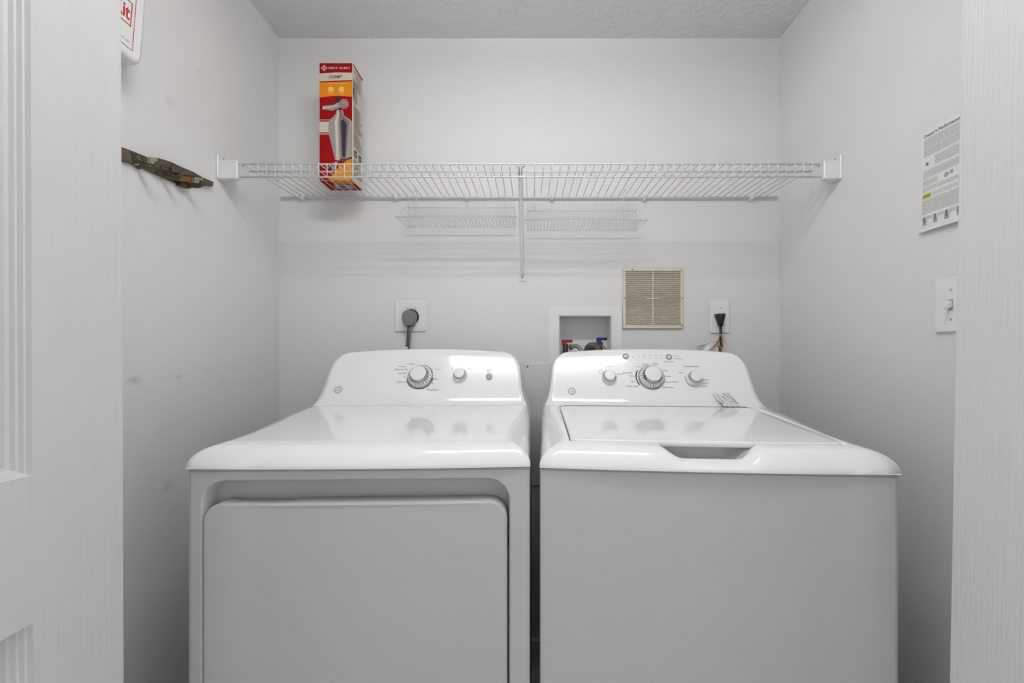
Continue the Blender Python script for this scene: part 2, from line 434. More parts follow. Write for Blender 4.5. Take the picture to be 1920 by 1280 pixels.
def knob(mc, u, v, r1, r2, h, ridged=False):
    o = FA + FU * u + FV * v
    m_ = MB()
    if ridged:
        m_.lathe([(r1, 0, 'chrome'), (r1, .003, 'chrome'), (r1 * .93, .0065, 'chrome'), (r2 * 1.12, h * .55, 'plast'), (r2 * 1.05, h * .60, 'chrome'), (r2, h * .93, 'chrome'), (r2 * .93, h, 'chrome'), (r2 * .80, h * 1.01, 'plast'), (0, h * 1.03, 'plast')], o, FN, 'chrome', 48, ridge=None)
        for k in range(24):
            t = 2 * PI * k / 24; d = FU * math.cos(t) + FV * math.sin(t)
            m_.tube([o + d * r1 * .9 + FN * .008, o + d * r2 * 1.14 + FN * h * .55], .0011, 'chrome', 5)
    else:
        m_.lathe([(r1, 0), (r1, .004), (r1 * .93, .008), (r2 * 1.1, h * .55, 'plast'), (r2 * 1.04, h * .60, 'chrome'), (r2, h * .92, 'chrome'), (r2 * .92, h, 'chrome'), (r2 * .80, h * 1.01, 'plast'), (0, h * 1.03, 'plast')], o, FN, 'plast', 40)
    m_.v = [mc.w(p) for p in m_.v]; return m_
def face_marks(mc, fn):
    m_ = MB(); fn(m_); m_.v = [mc.w(p) for p in m_.v]; return m_
def rim_shade(mc, th):  # grey strip that paints in the shade line below the cover rim
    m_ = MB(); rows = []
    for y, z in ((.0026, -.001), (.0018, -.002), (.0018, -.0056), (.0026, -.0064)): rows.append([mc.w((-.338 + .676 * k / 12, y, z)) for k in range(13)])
    m_.grid(rows, 'softink', smooth=False); th.part(m_, 'rim_shade', 'thin grey strip painting the shade line under the top cover')
def feet(mc, th):
    for x, y in ((-.3, .05), (.3, .05), (-.3, .62), (.3, .62)):
        m_ = MB(); m_.lathe([(0, 0), (.022, 0), (.024, .008), (.012, .012), (.012, .03), (0, .03)], (x, y, -RIM), (0, 0, 1), 'grey', 16)
        m_.v = [mc.w(p) for p in m_.v]; th.part(m_, 'foot', fixn=True)
def monogram(mc, px, py, name='emblem', tilt=0):
    u, v = on_face(mc, px, py)
    def f(m_):
        m_.ring(u, v, .0105, .0125, FA, FU, FV, 'softink', .0006, 28, .95); m_.ring(u, v, .0088, .0096, FA, FU, FV, 'softink', .0006, 28, .95)
        m_.text('GE', u, v - .0042, .0115, FA, FU, FV, 'softink', .0006, 'C', .0125)
    return face_marks(mc, f)

# dryer
DR = Machine((-.684, .848), 1.67, .037)
dr = Thing('clothes_dryer', DR.w((0, .34, -RIM)), 'white front-loading clothes dryer with square front door, left of the washer', 'dryer')
dr.part(cover(DR, False), 'top_cover', fixn=True)
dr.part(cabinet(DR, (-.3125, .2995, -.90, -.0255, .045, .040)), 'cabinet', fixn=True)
def door_mesh():
    m_ = MB(); x0, x1, z0, z1, r = -.3105, .2955, -.885, -.0690, .038
    def loop(y, ins, notch=False):
        pts = []
        for cx, cz, a0 in ((x1 - r, z1 - r, 0), (x0 + r, z1 - r, 90), (x0 + r, z0 + r, 180), (x1 - r, z0 + r, 270)):
            for k in range(11):
                t = R(a0 + 90 * k / 10); pts.append([cx + (r - ins) * math.cos(t), cz + (r - ins) * math.sin(t)])
            if a0 == 0:
                for xx in (-.135, -.143, -.258, -.266):
                    dz = .003 if notch and -.2585 < xx < -.1425 else 0
                    pts.append([xx, z1 - ins - dz])
        return [DR.w((x, y - .004 * (1 - (x / .31) ** 2), z)) for x, z in pts]
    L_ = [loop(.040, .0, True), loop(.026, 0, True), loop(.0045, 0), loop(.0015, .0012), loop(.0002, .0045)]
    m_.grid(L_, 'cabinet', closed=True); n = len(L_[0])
    # face
    m_.add(L_[-1], [tuple(range(n))], 'cabinet'); m_.add(L_[0], [tuple(range(n))], 'cabinet')
    return m_
dd = dr.part(door_mesh(), 'door', fixn=True)
# hinge seam on the right of the door
b = MB()
for h in (-.135, -.165): b.box((.2965, .01, h - .006), (.2990, .02, h + .006), 'dark')
b.v = [DR.w(p) for p in b.v]; dr.part(b, 'hinge')
u, v = on_face(DR, 788, 706); KD = dr.part(knob(DR, u, v, .0405, .0265, .030, True), 'cycle_knob', 'large round silver selector knob')
u2, v2 = on_face(DR, 863, 704); KS = dr.part(knob(DR, u2, v2, .0235, .0175, .024), 'signal_knob', 'small round silver knob')
u3, v3 = on_face(DR, 917, 706)
b = MB(); o_ = FA + FU * u3 + FV * v3; b.lathe([(.0105, 0), (.0105, .004), (.009, .0055), (0, .0055)], o_, FN, 'softink', 24); b.v = [DR.w(p) for p in b.v]; KB = dr.part(b, 'start_button', 'small grey start button')
def letters(mc, items, shapes=()):
    """items: (text, px, py, align, size, ink)"""
    m_ = MB()
    for s_, px, py, al, sz, ink in items:
        q = on_face(mc, px, py); m_.text(s_, q[0], q[1], sz, FA, FU, FV, ink, .0006, al)
    for f in shapes: f(m_)
    m_.v = [mc.w(p) for p in m_.v]; return m_
I_, G_ = 'ink', 'softink'
dr.part(letters(DR, [('Cottons', 778, 683, 'R', .007, I_), ('Normal', 760, 688, 'R', .008, I_), ('Optimum Dry', 766, 693.5, 'R', .008, I_), ('Less Dry', 763, 701, 'R', .008, I_), ('Off', 761, 708, 'R', .007, G_), ('Easy Care', 764, 717, 'R', .008, I_),
    ('80', 768, 724, 'C', .007, I_), ('60', 775, 728, 'C', .007, I_), ('50', 784, 730, 'C', .007, I_), ('40', 793, 729, 'C', .007, I_), ('30', 803, 725, 'C', .007, I_), ('20', 811, 720, 'C', .007, I_), ('10', 816, 705, 'C', .007, I_),
    ('Timed Dry', 799, 732, 'L', .009, I_), ('Fluff', 814, 712, 'L', .008, I_), ('Delicates', 812, 693, 'L', .007, G_)],
    [lambda m_: m_.ring(u, v, .041, .0438, FA, FU, FV, 'ink', .0006, 30, 1, R(-170), R(-5)), lambda m_: m_.ring(u, v, .041, .0428, FA, FU, FV, 'softink', .0006, 30, 1, R(20), R(80))]), 'dial_lettering', parent=KD)
dr.part(letters(DR, [('Off', 850, 692, 'R', .007, G_), ('Signal', 877, 692, 'L', .007, G_)]), 'dial_lettering', parent=KS)
dr.part(letters(DR, [('Start', 917, 695, 'C', .008, I_), ('Hold', 917, 699, 'C', .005, G_)]), 'button_lettering', parent=KB)
dr.part(monogram(DR, 634, 731), 'emblem')
feet(DR, dr); rim_shade(DR, dr)

# washer
WS = Machine((.020, .860), -4.4, -.047)
ws = Thing('washing_machine', WS.w((0, .34, -RIM)), 'white top-loading washing machine with closed lid, right of the dryer', 'washing machine')
ws.part(cover(WS, True), 'top_cover', fixn=True)
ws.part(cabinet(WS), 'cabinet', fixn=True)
def lid_mesh():
    m_ = MB(); y0, y1 = .0520, .4560; r = .018; rows_t = []; rows_b = []
    ys = [y0 + r * (1 - math.cos(R(a))) for a in range(0, 91, 15)] + [lerp(y0 + r, y1 - r, k / 16) for k in range(1, 16)] + [y1 - r * (1 - math.cos(R(a))) for a in range(90, -1, -15)]
    def row(ins, dz0):
        out = []
        for y in ys:
            dz = dz0 + .0032 * (1 - y / .46)
            xw = lerp(.277, .285, y / .46) - .002
            e_ = min(y - y0, y1 - y); xw -= r - math.sqrt(max(0, r * r - (r - e_) ** 2)) if e_ < r else 0
            yy = max(y0 + ins, min(y1 - ins, y)); hw = xw - ins
            out.append([WS.w((lerp(-hw, hw, k / 24), yy - .0065 * (1 - (lerp(-hw, hw, k / 24) / .343) ** 2) * max(0, 1 - y / .12), deck_h(yy) + dz)) for k in range(25)])
        return out
    T3 = row(.0035, .0012); T2 = row(.001, .0002); T1 = row(0, -.002); T0 = row(0, -.0105)
    m_.grid(T3, 'enamel'); m_.grid(T0, 'enamel')
    def border(G): return G[0] + [g[-1] for g in G[1:-1]] + G[-1][::-1] + [g[0] for g in G[-2:0:-1]]
    m_.grid([border(T3), border(T2), border(T1), border(T0)], 'enamel', closed=True)
    return m_
ws.part(lid_mesh(), 'lid', fixn=True)
b = MB(); b.tube([WS.w((-.272 + .544 * k / 10, .4578, deck_h(.4578) + .0012)) for k in range(11)], .0013, 'softink', 6); ws.part(b, 'lid_gap_shade', 'thin grey strip painting the shaded gap behind the lid')  # grey tube added to draw the dark gap line behind the lid
k1 = on_face(WS, 1142, 708); k2 = on_face(WS, 1221, 707); k3 = on_face(WS, 1301, 710)
K1 = ws.part(knob(WS, *k1, .0240, .0180, .024), 'load_knob', 'small left silver knob')
K2 = ws.part(knob(WS, *k2, .0405, .0265, .030, True), 'cycle_knob', 'large round silver selector knob')
K3 = ws.part(knob(WS, *k3, .0255, .0185, .024), 'temperature_knob', 'small right silver knob')
for px, py in ((1173, 668), (1254, 669)):
    uu, vv = on_face(WS, px, py); b = MB(); o_ = FA + FU * uu + FV * vv
    b.lathe([(.0105, 0), (.0105, .0015), (.009, .0025), (.0, .0025)], o_, FN, 'softink', 24)
    b.disc(uu, vv, .004, FA, FU, FV, 'plast', .0030); b.v = [WS.w(p) for p in b.v]; KB2 = ws.part(b, 'push_button', 'small round grey button')
dots = lambda pts, r_: (lambda m_: [m_.disc(*on_face(WS, x, y), r_, FA, FU, FV, 'ink', .0006, 8) for x, y in pts])
ws.part(letters(WS, [('Fill', 1197, 667, 'C', .0055, G_), ('Soak', 1208, 667, 'C', .0055, G_), ('Wash', 1219, 667, 'C', .0055, G_), ('Rinse', 1230, 667, 'C', .0055, G_), ('Spin', 1240, 667, 'C', .0055, G_)],
    [dots([(x, 671) for x in (1197, 1208, 1219, 1230, 1240)], .0013), dots([(1187, 669.5)], .002)]), 'status_lettering')
ws.part(letters(WS, [('Power', 1264, 668, 'L', .006, I_), ('Start/Pause', 1264, 673, 'L', .006, I_), ('Hold 3 Sec', 1255, 679, 'C', .007, I_)]), 'button_lettering', parent=KB2)
ws.part(letters(WS, [('Temperature', 1295, 688, 'C', .009, I_), ('Hot', 1281, 700, 'R', .009, I_), ('Warm', 1317, 713, 'L', .0075, I_), ('Colors', 1317, 719, 'L', .0075, I_), ('Cold', 1317, 725, 'L', .0075, I_)],
    [lambda m_: m_.ring(*k3, .0262, .0275, FA, FU, FV, 'softink', .0006, 24, 1, R(160), R(270))]), 'dial_lettering', parent=K3)
ws.part(letters(WS, [('Whites', 1216, 684, 'R', .007, I_), ('Bulky', 1224, 683, 'L', .008, I_), ('Delicates', 1206, 688, 'R', .006, G_), ('Normal', 1185, 700, 'R', .009, I_), ('Heavy', 1191, 706, 'R', .008, I_), ('Hand', 1192, 716.5, 'R', .0075, I_), ('Drain & Spin', 1198, 725, 'R', .0075, I_),
    ('Rinse', 1243, 696, 'L', .0075, I_), ('Casual', 1246, 706.5, 'L', .0075, I_), ('Speed Wash', 1248, 717, 'L', .0075, I_), ('Bulky Items', 1243, 727, 'L', .0075, I_)],
    [lambda m_: m_.ring(*k2, .045, .0485, FA, FU, FV, 'dark', .0006, 16, 1, R(150), R(215)), lambda m_: m_.ring(*k2, .0415, .043, FA, FU, FV, 'softink', .0006, 24, 1, R(-160), R(-10))]), 'dial_lettering', parent=K2)
ws.part(letters(WS, [('Small', 1129, 696, 'R', .006, I_), ('Fill', 1127, 702, 'R', .006, I_), ('Deep Fill', 1157, 702, 'L', .006, I_), ('Load Size', 1143, 688, 'C', .006, G_)],
    [lambda m_: m_.ring(*k1, .0250, .0262, FA, FU, FV, 'softink', .0006, 24, 1, R(30), R(150))]), 'dial_lettering', parent=K1)
ws.part(monogram(WS, 1072, 733), 'emblem')
feet(WS, ws); rim_shade(WS, ws)

# small paper packet leaning at the foot of the washer's console
pk = Thing('paper_packet', WS.w((.20, .455, .071)), 'small crinkled white printed packet leaning on the washing machine console', 'packet')
b = MB()
pa = WS.l(at(1354, 765, 1.285)); base = Vector((pa.x, .453, .0715))
U = Vector((.052, .004, 0)); V = Vector((-.022, .030, .036)); N_ = U.cross(V).normalized()
if N_.y > 0: N_ = -N_
rows = []; rowsb = []
for j in range(7):
    row = []; rb = []
    for i in range(9):
        p = base + U * (i / 8) + V * (j / 6) + N_ * (.0022 * math.sin(i * 2.1 + j * 1.3) + .0055 * math.sin(PI * i / 8) * math.sin(PI * j / 6) + .002)
        row.append(p); rb.append(p - N_ * .0012)
    rows.append(row); rowsb.append(rb)
b.grid(rows, 'paper'); b.grid(rowsb, 'paper')
def bd(G): return G[0] + [g[-1] for g in G[1:-1]] + G[-1][::-1] + [g[0] for g in G[-2:0:-1]]
b.grid([bd(rows), bd(rowsb)], 'paper', closed=True)
for i, (j0, j1) in enumerate(((1, 5), (0, 6), (2, 4.5), (.5, 5.5), (1.5, 6), (.5, 4), (1, 6))):
    x = (i + .8) / 8
    pts = [base + U * x + V * (jj / 6) + N_ * (.0055 * math.sin(PI * x) * math.sin(PI * jj / 6) + .0028) for jj in (j0, (j0 + j1) / 2, j1)]
    b.tube(pts, .0005 if i % 2 else .0008, 'softink' if i % 2 else 'ink', 4)
b.v = [WS.w(p) for p in b.v]
pk.part(b, 'packet_sheet')

# ------------------------------------------------------------------ wire shelf
SF = 1.33; ZF = 1.789; ZB = 1.802; ZLB = 1.749; SB = 1.641
sh = Thing('wire_shelf', (0, WB, ZB), 'long white wire shelf spanning the closet above both machines', 'shelf')
x0, x1 = -.905, .912
def zdeck(y): return lerp(ZF, ZB, (y - SF) / (SB - SF))
b = MB()
for z, y in ((ZF, SF), (ZLB, SF), (ZF - .0185, SF + .0)): 
    if z == ZF - .0185: continue
    b.tube([(x0 - .004, y, z), (x1 + .004, y, z)], .0027, 'wire', 8)
b.tube([(x0 - .004, SF + .05, zdeck(SF + .05) - .004), (x1 + .004, SF + .05, zdeck(SF + .05) - .004)], .0025, 'wire', 8)
b.tube([(-.955, SB - .002, ZB - .004), (.952, SB - .002, ZB - .004)], .0042, 'wire', 8)
sh.part(b, 'rail')
b = MB(); n = 67
for i in range(n + 1):
    x = lerp(x0 + .006, x1 - .006, i / n)
    b.tube([(x, SF - .003, ZLB - .002), (x, SF - .0035, ZF - .003), (x, SF - .001, ZF + .0012), (x, SF + .004, ZF + .0024), (x, SB, ZB + .0002)], .00135, 'wire', 6)
sh.part(b, 'wire_deck')
for sx, xw, xe in ((-1, WL, x0), (1, WR, x1)):
    b = MB(); a, c = sorted((xw, xe)); 
    b.box((a, SF - .010, ZLB - .009), (c, SF + .012, ZF + .005), 'plast', .0025)
    b.box((xw, SF - .012, ZLB - .008), (xw - sx * .006, SF + .035, ZF + .026), 'plast', .002)
    b.box((xw - sx * .003, SF - .010, ZF + .003), (xe, SF + .03, ZF + .009), 'plast', .002)
    br = sh.part(b, 'end_bracket')
    b = MB(); b.lathe([(.0045, 0), (.004, .002), (0, .0025)], (xw - sx * .006, SF + .012, ZF + .019), (-sx, 0, 0), 'softink', 12); sh.part(b, 'screw', parent=br)
# centre brace
bxc = -.028
b = MB(); w_ = .0075
pA_, pB_ = Vector((bxc, SF + .004, ZLB - .002)), Vector((bxc, WB - .006, 1.508))
b.tube([pA_ + Vector((0, -.004, .006)), pA_, pB_, pB_ + Vector((0, .003, -.010))], .0072, 'wire', 8, True, .4)
b.tube([(bxc - .013, SF + .004, ZF - .004), (bxc - .004, SF + .003, ZF - .010), (bxc - .003, SF + .002, ZF - .034)], .0016, 'grey', 6)
b.tube([(bxc + .013, SF + .004, ZF - .004), (bxc + .004, SF + .003, ZF - .010), (bxc + .003, SF + .002, ZF - .034)], .0016, 'grey', 6)
b.box((bxc - .013, WB - .004, 1.478), (bxc + .013, WB, 1.512), 'wire', .001)
br = sh.part(b, 'support_brace')
b = MB(); b.lathe([(.0035, 0), (.003, .002), (0, .002)], (bxc, WB - .004, 1.492), (0, -1, 0), 'ink', 12); sh.part(b, 'screw', parent=br)
for px in (567, 742, 875, 1035, 1208, 1408):
    p = at(px, 368, 1.64); b = MB()
    b.box((p.x - .006, WB - .018, ZB - .014), (p.x + .006, WB, ZB + .006), 'plast', .002)
    b.tube([(p.x - .003, WB - .018, ZB + .002), (p.x, WB - .024, ZB - .006), (p.x + .004, WB - .019, ZB - .014)], .0035, 'plast', 6)
    sh.part(b, 'wall_clip')

# two small wire racks hooked under the shelf
def rack(xa, xb, dz, hooks, label):
    yb_, yf = 1.612, 1.485
    t = Thing('hanging_wire_rack', ((xa + xb) / 2, yb_, 1.66 + dz), label, 'wire rack', 'wire racks hooked under the shelf')
    zt = 1.200 + .585 - .008 + dz; zl = 1.664 + dz
    b = MB(); R1 = .0016
    b.tube([(xa - .012, yf, zl + .002), (xb + .012, yf, zl + .002)], .002, 'wire', 6)
    b.tube([(xa, yb_, zt - .035), (xb, yb_, zt - .035)], R1, 'wire', 6); b.tube([(xa, yb_, zl + .006), (xb, yb_, zl + .006)], R1, 'wire', 6)
    for x, e in ((xa, -.012), (xb, .012)):
        b.tube([(x + e, yf, zl + .002), (x, yb_ - .01, zt - .03), (x, yb_, zt - .035), (x, yb_, zl + .004)], R1, 'wire', 6)
    t.part(b, 'frame')
    b = MB(); n = int((xb - xa) / .0118)
    for i in range(n + 1):
        x = lerp(xa, xb, i / n); j = random.uniform(-.0012, .0012)
        b.tube([(x, yf - .002, zl), (x + j, yf + .012, zl - .004), (x + j, yb_ - .012, zl - .002), (x, yb_, zl + .006), (x, yb_ + .002, zt - .005)], .0010, 'wire', 5)
    t.part(b, 'wire_bars')
    for hx in hooks:
        b = MB(); yk = 1.60
        z_ = zdeck(1.575)
        b.tube([(hx, yb_ - .002, zt - .036), (hx, yb_ - .003, z_ - .02), (hx, yb_ - .004, z_ + .001), (hx + .002, yb_ - .012, z_ + .008), (hx + .002, yb_ - .03, z_ + .0055), (hx + .002, 1.575, z_ + .0045), (hx + .002, 1.560, z_ - .006)], .0016, 'wire', 6)
        t.part(b, 'hook')
    return t
xr = lambda px, d: (px - CX) / F * d
rack(xr(766, 1.61), xr(964, 1.61), .008, (xr(781, 1.61), xr(947, 1.61)), 'white wire rack hooked under shelf, left of the centre brace')
rack(xr(990, 1.61), xr(1192, 1.61), -.004, (xr(1003, 1.61), xr(1168, 1.61)), 'white wire rack hooked under shelf, right of the centre brace')

# ------------------------------------------------------------------ fire extinguisher carton on the shelf
cx0, cx1, cy0, cy1 = -.733, -.617, 1.487, 1.577; H = .410; cz = 1.8015
ct = Thing('extinguisher_carton', ((cx0 + cx1) / 2, (cy0 + cy1) / 2, cz), 'tall red and orange fire extinguisher carton standing on the wire shelf', 'box')
b = MB(); b.box((cx0, cy0, cz), (cx1, cy1, cz + H), 'bcream', .0012); W = cx1 - cx0; D = cy1 - cy0
O, U, V = (cx0, cy0, cz), X_ * W, Z_ * H      # unit coordinates on the front
e = .0004
def fr(pts, m_, k=1): b.poly(pts, O, U, V, m_, e * k)
fr([(.012, .003), (.988, .003), (.988, .997), (.012, .997)], 'bred', 1)
fr([(.012, .842), (.988, .852), (.988, .915), (.5, .918), (.012, .907)], 'bcream', 2)
fr([(.012, .703), (.35, .716), (.6, .718), (.988, .712), (.988, .842), (.012, .833)], 'borange', 2)
fr([(.012, .408), (.42, .408), (.42, .500), (.012, .500)], 'bcream', 2)
for v_ in (.392, .511): fr([(.012, v_), (.42, v_), (.42, v_ + .006), (.012, v_ + .006)], 'bcream', 2)
fr([(.05, .955), (.15, .982), (.25, .955), (.15, .928)], 'bcream', 2); b.ring(.15 * W, .955 * H, .0035, .0062, O, X_, Z_, 'bred', e * 3, 20)
b.text('FIRST ALERT', .28 * W, .946 * H, .0105, O, X_, Z_, 'bcream', e * 3, 'L', .66 * W, .02)
b.text('GOURMET', .49 * W, .870 * H, .0135, O, X_, Z_, 'mauve', e * 3, 'C', .40 * W, .02)
for i in range(9): b.rect((.18 + i * .075) * W, .818 * H, (.18 + i * .075 + .055) * W, .8215 * H, O, X_, Z_, 'yell2', e * 3)
for u_ in (.35, .67):
    b.disc(u_ * W, .773 * H, .0098, O, X_, Z_, 'yell2', e * 3); b.ring(u_ * W, .773 * H, .0045, .006, O, X_, Z_, 'borange', e * 4)
    b.rect((u_ - .09) * W, .735 * H, (u_ + .09) * W, .738 * H, O, X_, Z_, 'yell2', e * 3)
# lower orange swoosh
fr([(.30, .003), (.985, .003), (.985, .205), (.93, .19), (.80, .165), (.60, .12), (.42, .06)], 'borange', 2)
# printed extinguisher
body = [(.48, .175), (.70, .165), (.985, .185), (.985, .50), (.90, .525), (.80, .54), (.74, .555), (.72, .60), (.52, .60), (.50, .565), (.42, .54), (.31, .51), (.275, .46), (.285, .40)]
fr(body, 'silver', 3)
fr([(.52, .175), (.60, .168), (.56, .50), (.60, .56), (.58, .60), (.54, .60), (.54, .56), (.47, .50)], 'bcream', 4)
fr([(.66, .17), (.80, .172), (.90, .50), (.80, .53), (.70, .555), (.68, .60), (.60, .60), (.62, .555), (.61, .50)], 'silver2', 4)
fr([(.71, .20), (.78, .20), (.83, .48), (.72, .52), (.655, .50)], 'silver3', 5)
fr([(.64, .165), (.985, .185), (.985, .20), (.80, .182), (.64, .180)], 'dark', 5)
fr([(.10, .605), (.12, .632), (.42, .640), (.60, .665), (.64, .62), (.40, .592)], 'silver', 4)
fr([(.10, .605), (.12, .632), (.17, .630), (.16, .600)], 'bcream', 5)
fr([(.14, .621), (.42, .630), (.55, .645), (.54, .632), (.40, .618), (.16, .611)], 'bcream', 5)
fr([(.44, .66), (.50, .71), (.62, .72), (.56, .66), (.62, .60), (.70, .59), (.50, .59), (.52, .63)], 'silver3', 3)
b.disc(.75 * W, .648 * H, .0168, O, X_, Z_, 'silver', e * 6, 24); b.disc(.75 * W, .648 * H, .0135, O, X_, Z_, 'pred', e * 7, 24); b.disc(.75 * W, .648 * H, .011, O, X_, Z_, 'silver', e * 8, 24); b.disc(.76 * W, .642 * H, .004, O, X_, Z_, 'silver2', e * 9, 12)
for i in range(5): fr([(.10 + .06 * i, .075 + .02 * (i % 2)), (.14 + .06 * i, .10 + .02 * (i % 2)), (.13 + .06 * i, .13), (.09 + .06 * i, .11)], ('silver3', 'silver')[i % 2], 3)
fr([(.36, .07), (.52, .11), (.56, .165), (.42, .15)], 'silver', 3)
# right side
Os = (cx1, cy0, cz); sd = lambda pts, m_, k=1: b.poly(pts, Os, Y_ * D, Z_ * H, m_, e * k)
sd([(.02, .90), (.98, .90), (.98, .94), (.98, .998), (.02, .998)], 'bcream', 1)
sd([(.02, .985), (.98, .975), (.98, .998), (.02, .998)], 'bred', 2)
sd([(.02, .70), (.34, .68), (.45, .72), (.42, .85), (.02, .88)], 'silver2', 2); sd([(.05, .74), (.12, .74), (.12, .80), (.05, .80)], 'dark', 3); sd([(.25, .70), (.38, .70), (.36, .83), (.2, .84)], 'silver', 3)
b.disc(.16 * D, .945 * H, .004, Os, Y_, Z_, 'bred', e * 3)
random.seed(3)
for i in range(52):
    v_ = .655 - i * .0118
    if .42 < v_ < .44 or .20 < v_ < .30: continue
    a = random.uniform(.06, .12); c = random.uniform(.55, .93)
    if v_ > .01: sd([(a, v_), (c, v_), (c, v_ + .0055), (a, v_ + .0055)], 'silver2', 2)
for i in range(8): sd([(.28, .955 - i * .02), (.28 + .6 * random.uniform(.6, 1), .955 - i * .02), (.8, .963 - i * .02), (.28, .963 - i * .02)], 'silver2', 3)
for a, c in ((.12, .42), (.56, .84)): sd([(a, .215), (c, .225), (c, .285), (a, .275)], 'silver3', 2); sd([(a + .08, .23), (c - .1, .235), (c - .1, .26), (a + .08, .26)], 'silver', 3)
# underside
Ob = (cx0, cy1, cz); un = lambda pts, m_, k=1: b.poly(pts, Ob, X_ * W, -Y_ * D, m_, e * k)
un([(.01, .01), (.99, .01), (.99, .99), (.01, .99)], 'bred', 1); un([(.36, .70), (.985, .70), (.985, .99), (.30, .99)], 'borange', 2)
un([(.22, .18), (.80, .15), (.82, .60), (.30, .66)], 'silver', 2); un([(.35, .28), (.55, .25), (.6, .5), (.4, .55)], 'silver3', 3)
ct.part(b, 'carton')

# ------------------------------------------------------------------ first aid kit on the left wall
kx = WL + .068
kit = Thing('first_aid_kit', (WL, .90, 1.87), 'white plastic first aid kit case with red lettering, high on left wall', 'first aid kit')
ang = R(4.5); piv = Vector((0, .993, 1.860))
def rk(p):
    y, z = p[1] - piv.y, p[2] - piv.z
    return (p[0], piv.y + y * math.cos(ang) + z * math.sin(ang), piv.z - y * math.sin(ang) + z * math.cos(ang))
b = MB()
def rrect(y0, y1, z0, z1, r, n=7):
    out = []
    for cy, cz_, a0 in ((y1 - r, z1 - r, 0), (y0 + r, z1 - r, 90), (y0 + r, z0 + r, 180), (y1 - r, z0 + r, 270)):
        for k in range(n): t = R(a0 + 90 * k / (n - 1)); out.append((cy + r * math.cos(t), cz_ + r * math.sin(t)))
    return out
K0, K1, Kz0, Kz1 = .735, .993, 1.860, 2.055
sec = [(WL, 0.004, .02), (WL + .030, 0, .02), (WL + .033, .0025, .02), (WL + .036, 0, .02), (kx - .010, .0005, .02), (kx - .003, .003, .02), (kx, .009, .018)]
rows = [[rk((X, y, z)) for y, z in rrect(K0 + i_, K1 - i_, Kz0 + i_, Kz1 - i_, r_)] for X, i_, r_ in sec]
b.grid(rows, 'plast', closed=True); b.add(rows[-1], [tuple(range(len(rows[-1])))], 'plast'); b.add(rows[0], [tuple(range(len(rows[0])))], 'plast')
kit.part(b, 'case', fixn=True)
b = MB()
Ok = (kx, K0, Kz0); ty = lambda y: y - K0
def frame(y0, y1, z0, z1, t):
    for q in ((y0, z0, y1, z0 + t), (y0, z1 - t, y1, z1), (y0, z0, y0 + t, z1), (y1 - t, z0, y1, z1)): b.rect(q[0], q[1], q[2], q[3], Ok, Y_, Z_, 'pred', .0006)
Wk = K1 - K0
frame(.022, Wk - .027, .022, .175, .0014); frame(.05, Wk - .035, .074, .130, .0022)
b.text('First Aid Kit', Wk - .0395, .0855, .047, Ok, Y_, Z_, 'pred', .0008, 'R', .150, .02)
for i in range(6): b.rect(Wk - .045 - i * .012, .035, Wk - .036 - i * .012, .0375, Ok, Y_, Z_, 'softink', .0006)
b.v = [rk(p) for p in b.v]; kit.part(b, 'cover_lettering', 'red frames and lettering')

# ------------------------------------------------------------------ brass key rack on the left wall
kr = Thing('key_rack', at_x(310, 330, WL), 'tilted antique brass relief key rack with hooks on the left wall', 'key rack')
def kp(cxx, cyy, X): return at_x(215 + cxx / 9.6, 265 + cyy / 9.6, X)
out = [(95, 90), (300, 165), (600, 290), (770, 292), (1020, 372), (1200, 460), (1410, 545), (1590, 652), (1780, 730), (1762, 812), (1550, 795), (1390, 800), (1180, 770), (780, 600), (520, 480), (320, 400), (100, 340)]
def slab(m_, pts, xa, xb, mt):
    """outline traced at the outer face, pushed straight back to the wall"""
    top = [kp(x, y, xb) for x, y in pts]; bot = [Vector((xa, p.y, p.z)) for p in top]; k = len(pts)
    m_.add(top + bot, [tuple(range(k)), tuple(range(2 * k - 1, k - 1, -1))] + [(i, i + k, (i + 1) % k + k, (i + 1) % k) for i in range(k)], mt)
b = MB(); slab(b, out, WL, WL + .008, 'brass'); kr.part(b, 'back_plate', fixn=True)
b = MB()
for pts, mt, t in (([(110, 120), (290, 190), (330, 400), (110, 330)], 'mauve', .010), ([(290, 190), (620, 300), (620, 385), (350, 390)], 'bronze', .011),
                   ([(640, 285), (775, 292), (770, 415), (640, 400)], 'olive', .020), ([(790, 320), (1020, 372), (1020, 470), (790, 450)], 'mauve', .016),
                   ([(860, 420), (980, 430), (980, 520), (830, 510)], 'brass', .020), ([(1030, 415), (1205, 465), (1205, 590), (1030, 540)], 'mauve', .019),
                   ([(1215, 505), (1412, 548), (1405, 620), (1215, 600)], 'mauve', .016), ([(1180, 625), (1385, 640), (1370, 740), (1180, 720)], 'copper', .022),
                   ([(1190, 740), (1380, 760), (1385, 845), (1330, 850), (1180, 790)], 'brass', .018), ([(1440, 645), (1590, 655), (1590, 765), (1430, 740)], 'olive', .015),
                   ([(1600, 700), (1780, 735), (1765, 810), (1600, 785)], 'mauve', .013), ([(380, 400), (770, 440), (770, 470), (520, 450), (400, 430)], 'olive', .013),
                   ([(780, 480), (1000, 540), (1150, 640), (1150, 690), (780, 590)], 'brass', .014), ([(1000, 600), (1160, 640), (1150, 680), (1000, 640)], 'bronze', .016),
                   ([(900, 540), (1020, 545), (1020, 570), (910, 565)], 'bronze', .0165)):
    slab(b, pts, WL + .006, WL + t, mt)
kr.part(b, 'relief', fixn=True)
b = MB()
for x, y in ((395, 255), (440, 270), (520, 300), (575, 320)):
    p = kp(x, y, WL + .0118); q = kp(x + 22, y + 62, WL + .0118); r_ = kp(x + 48, y + 20, WL + .0118)
    b.tube([r_, p, q, q + (r_ - p) * .9], .0008, 'olive', 4)
kr.part(b, 'raised_marks')
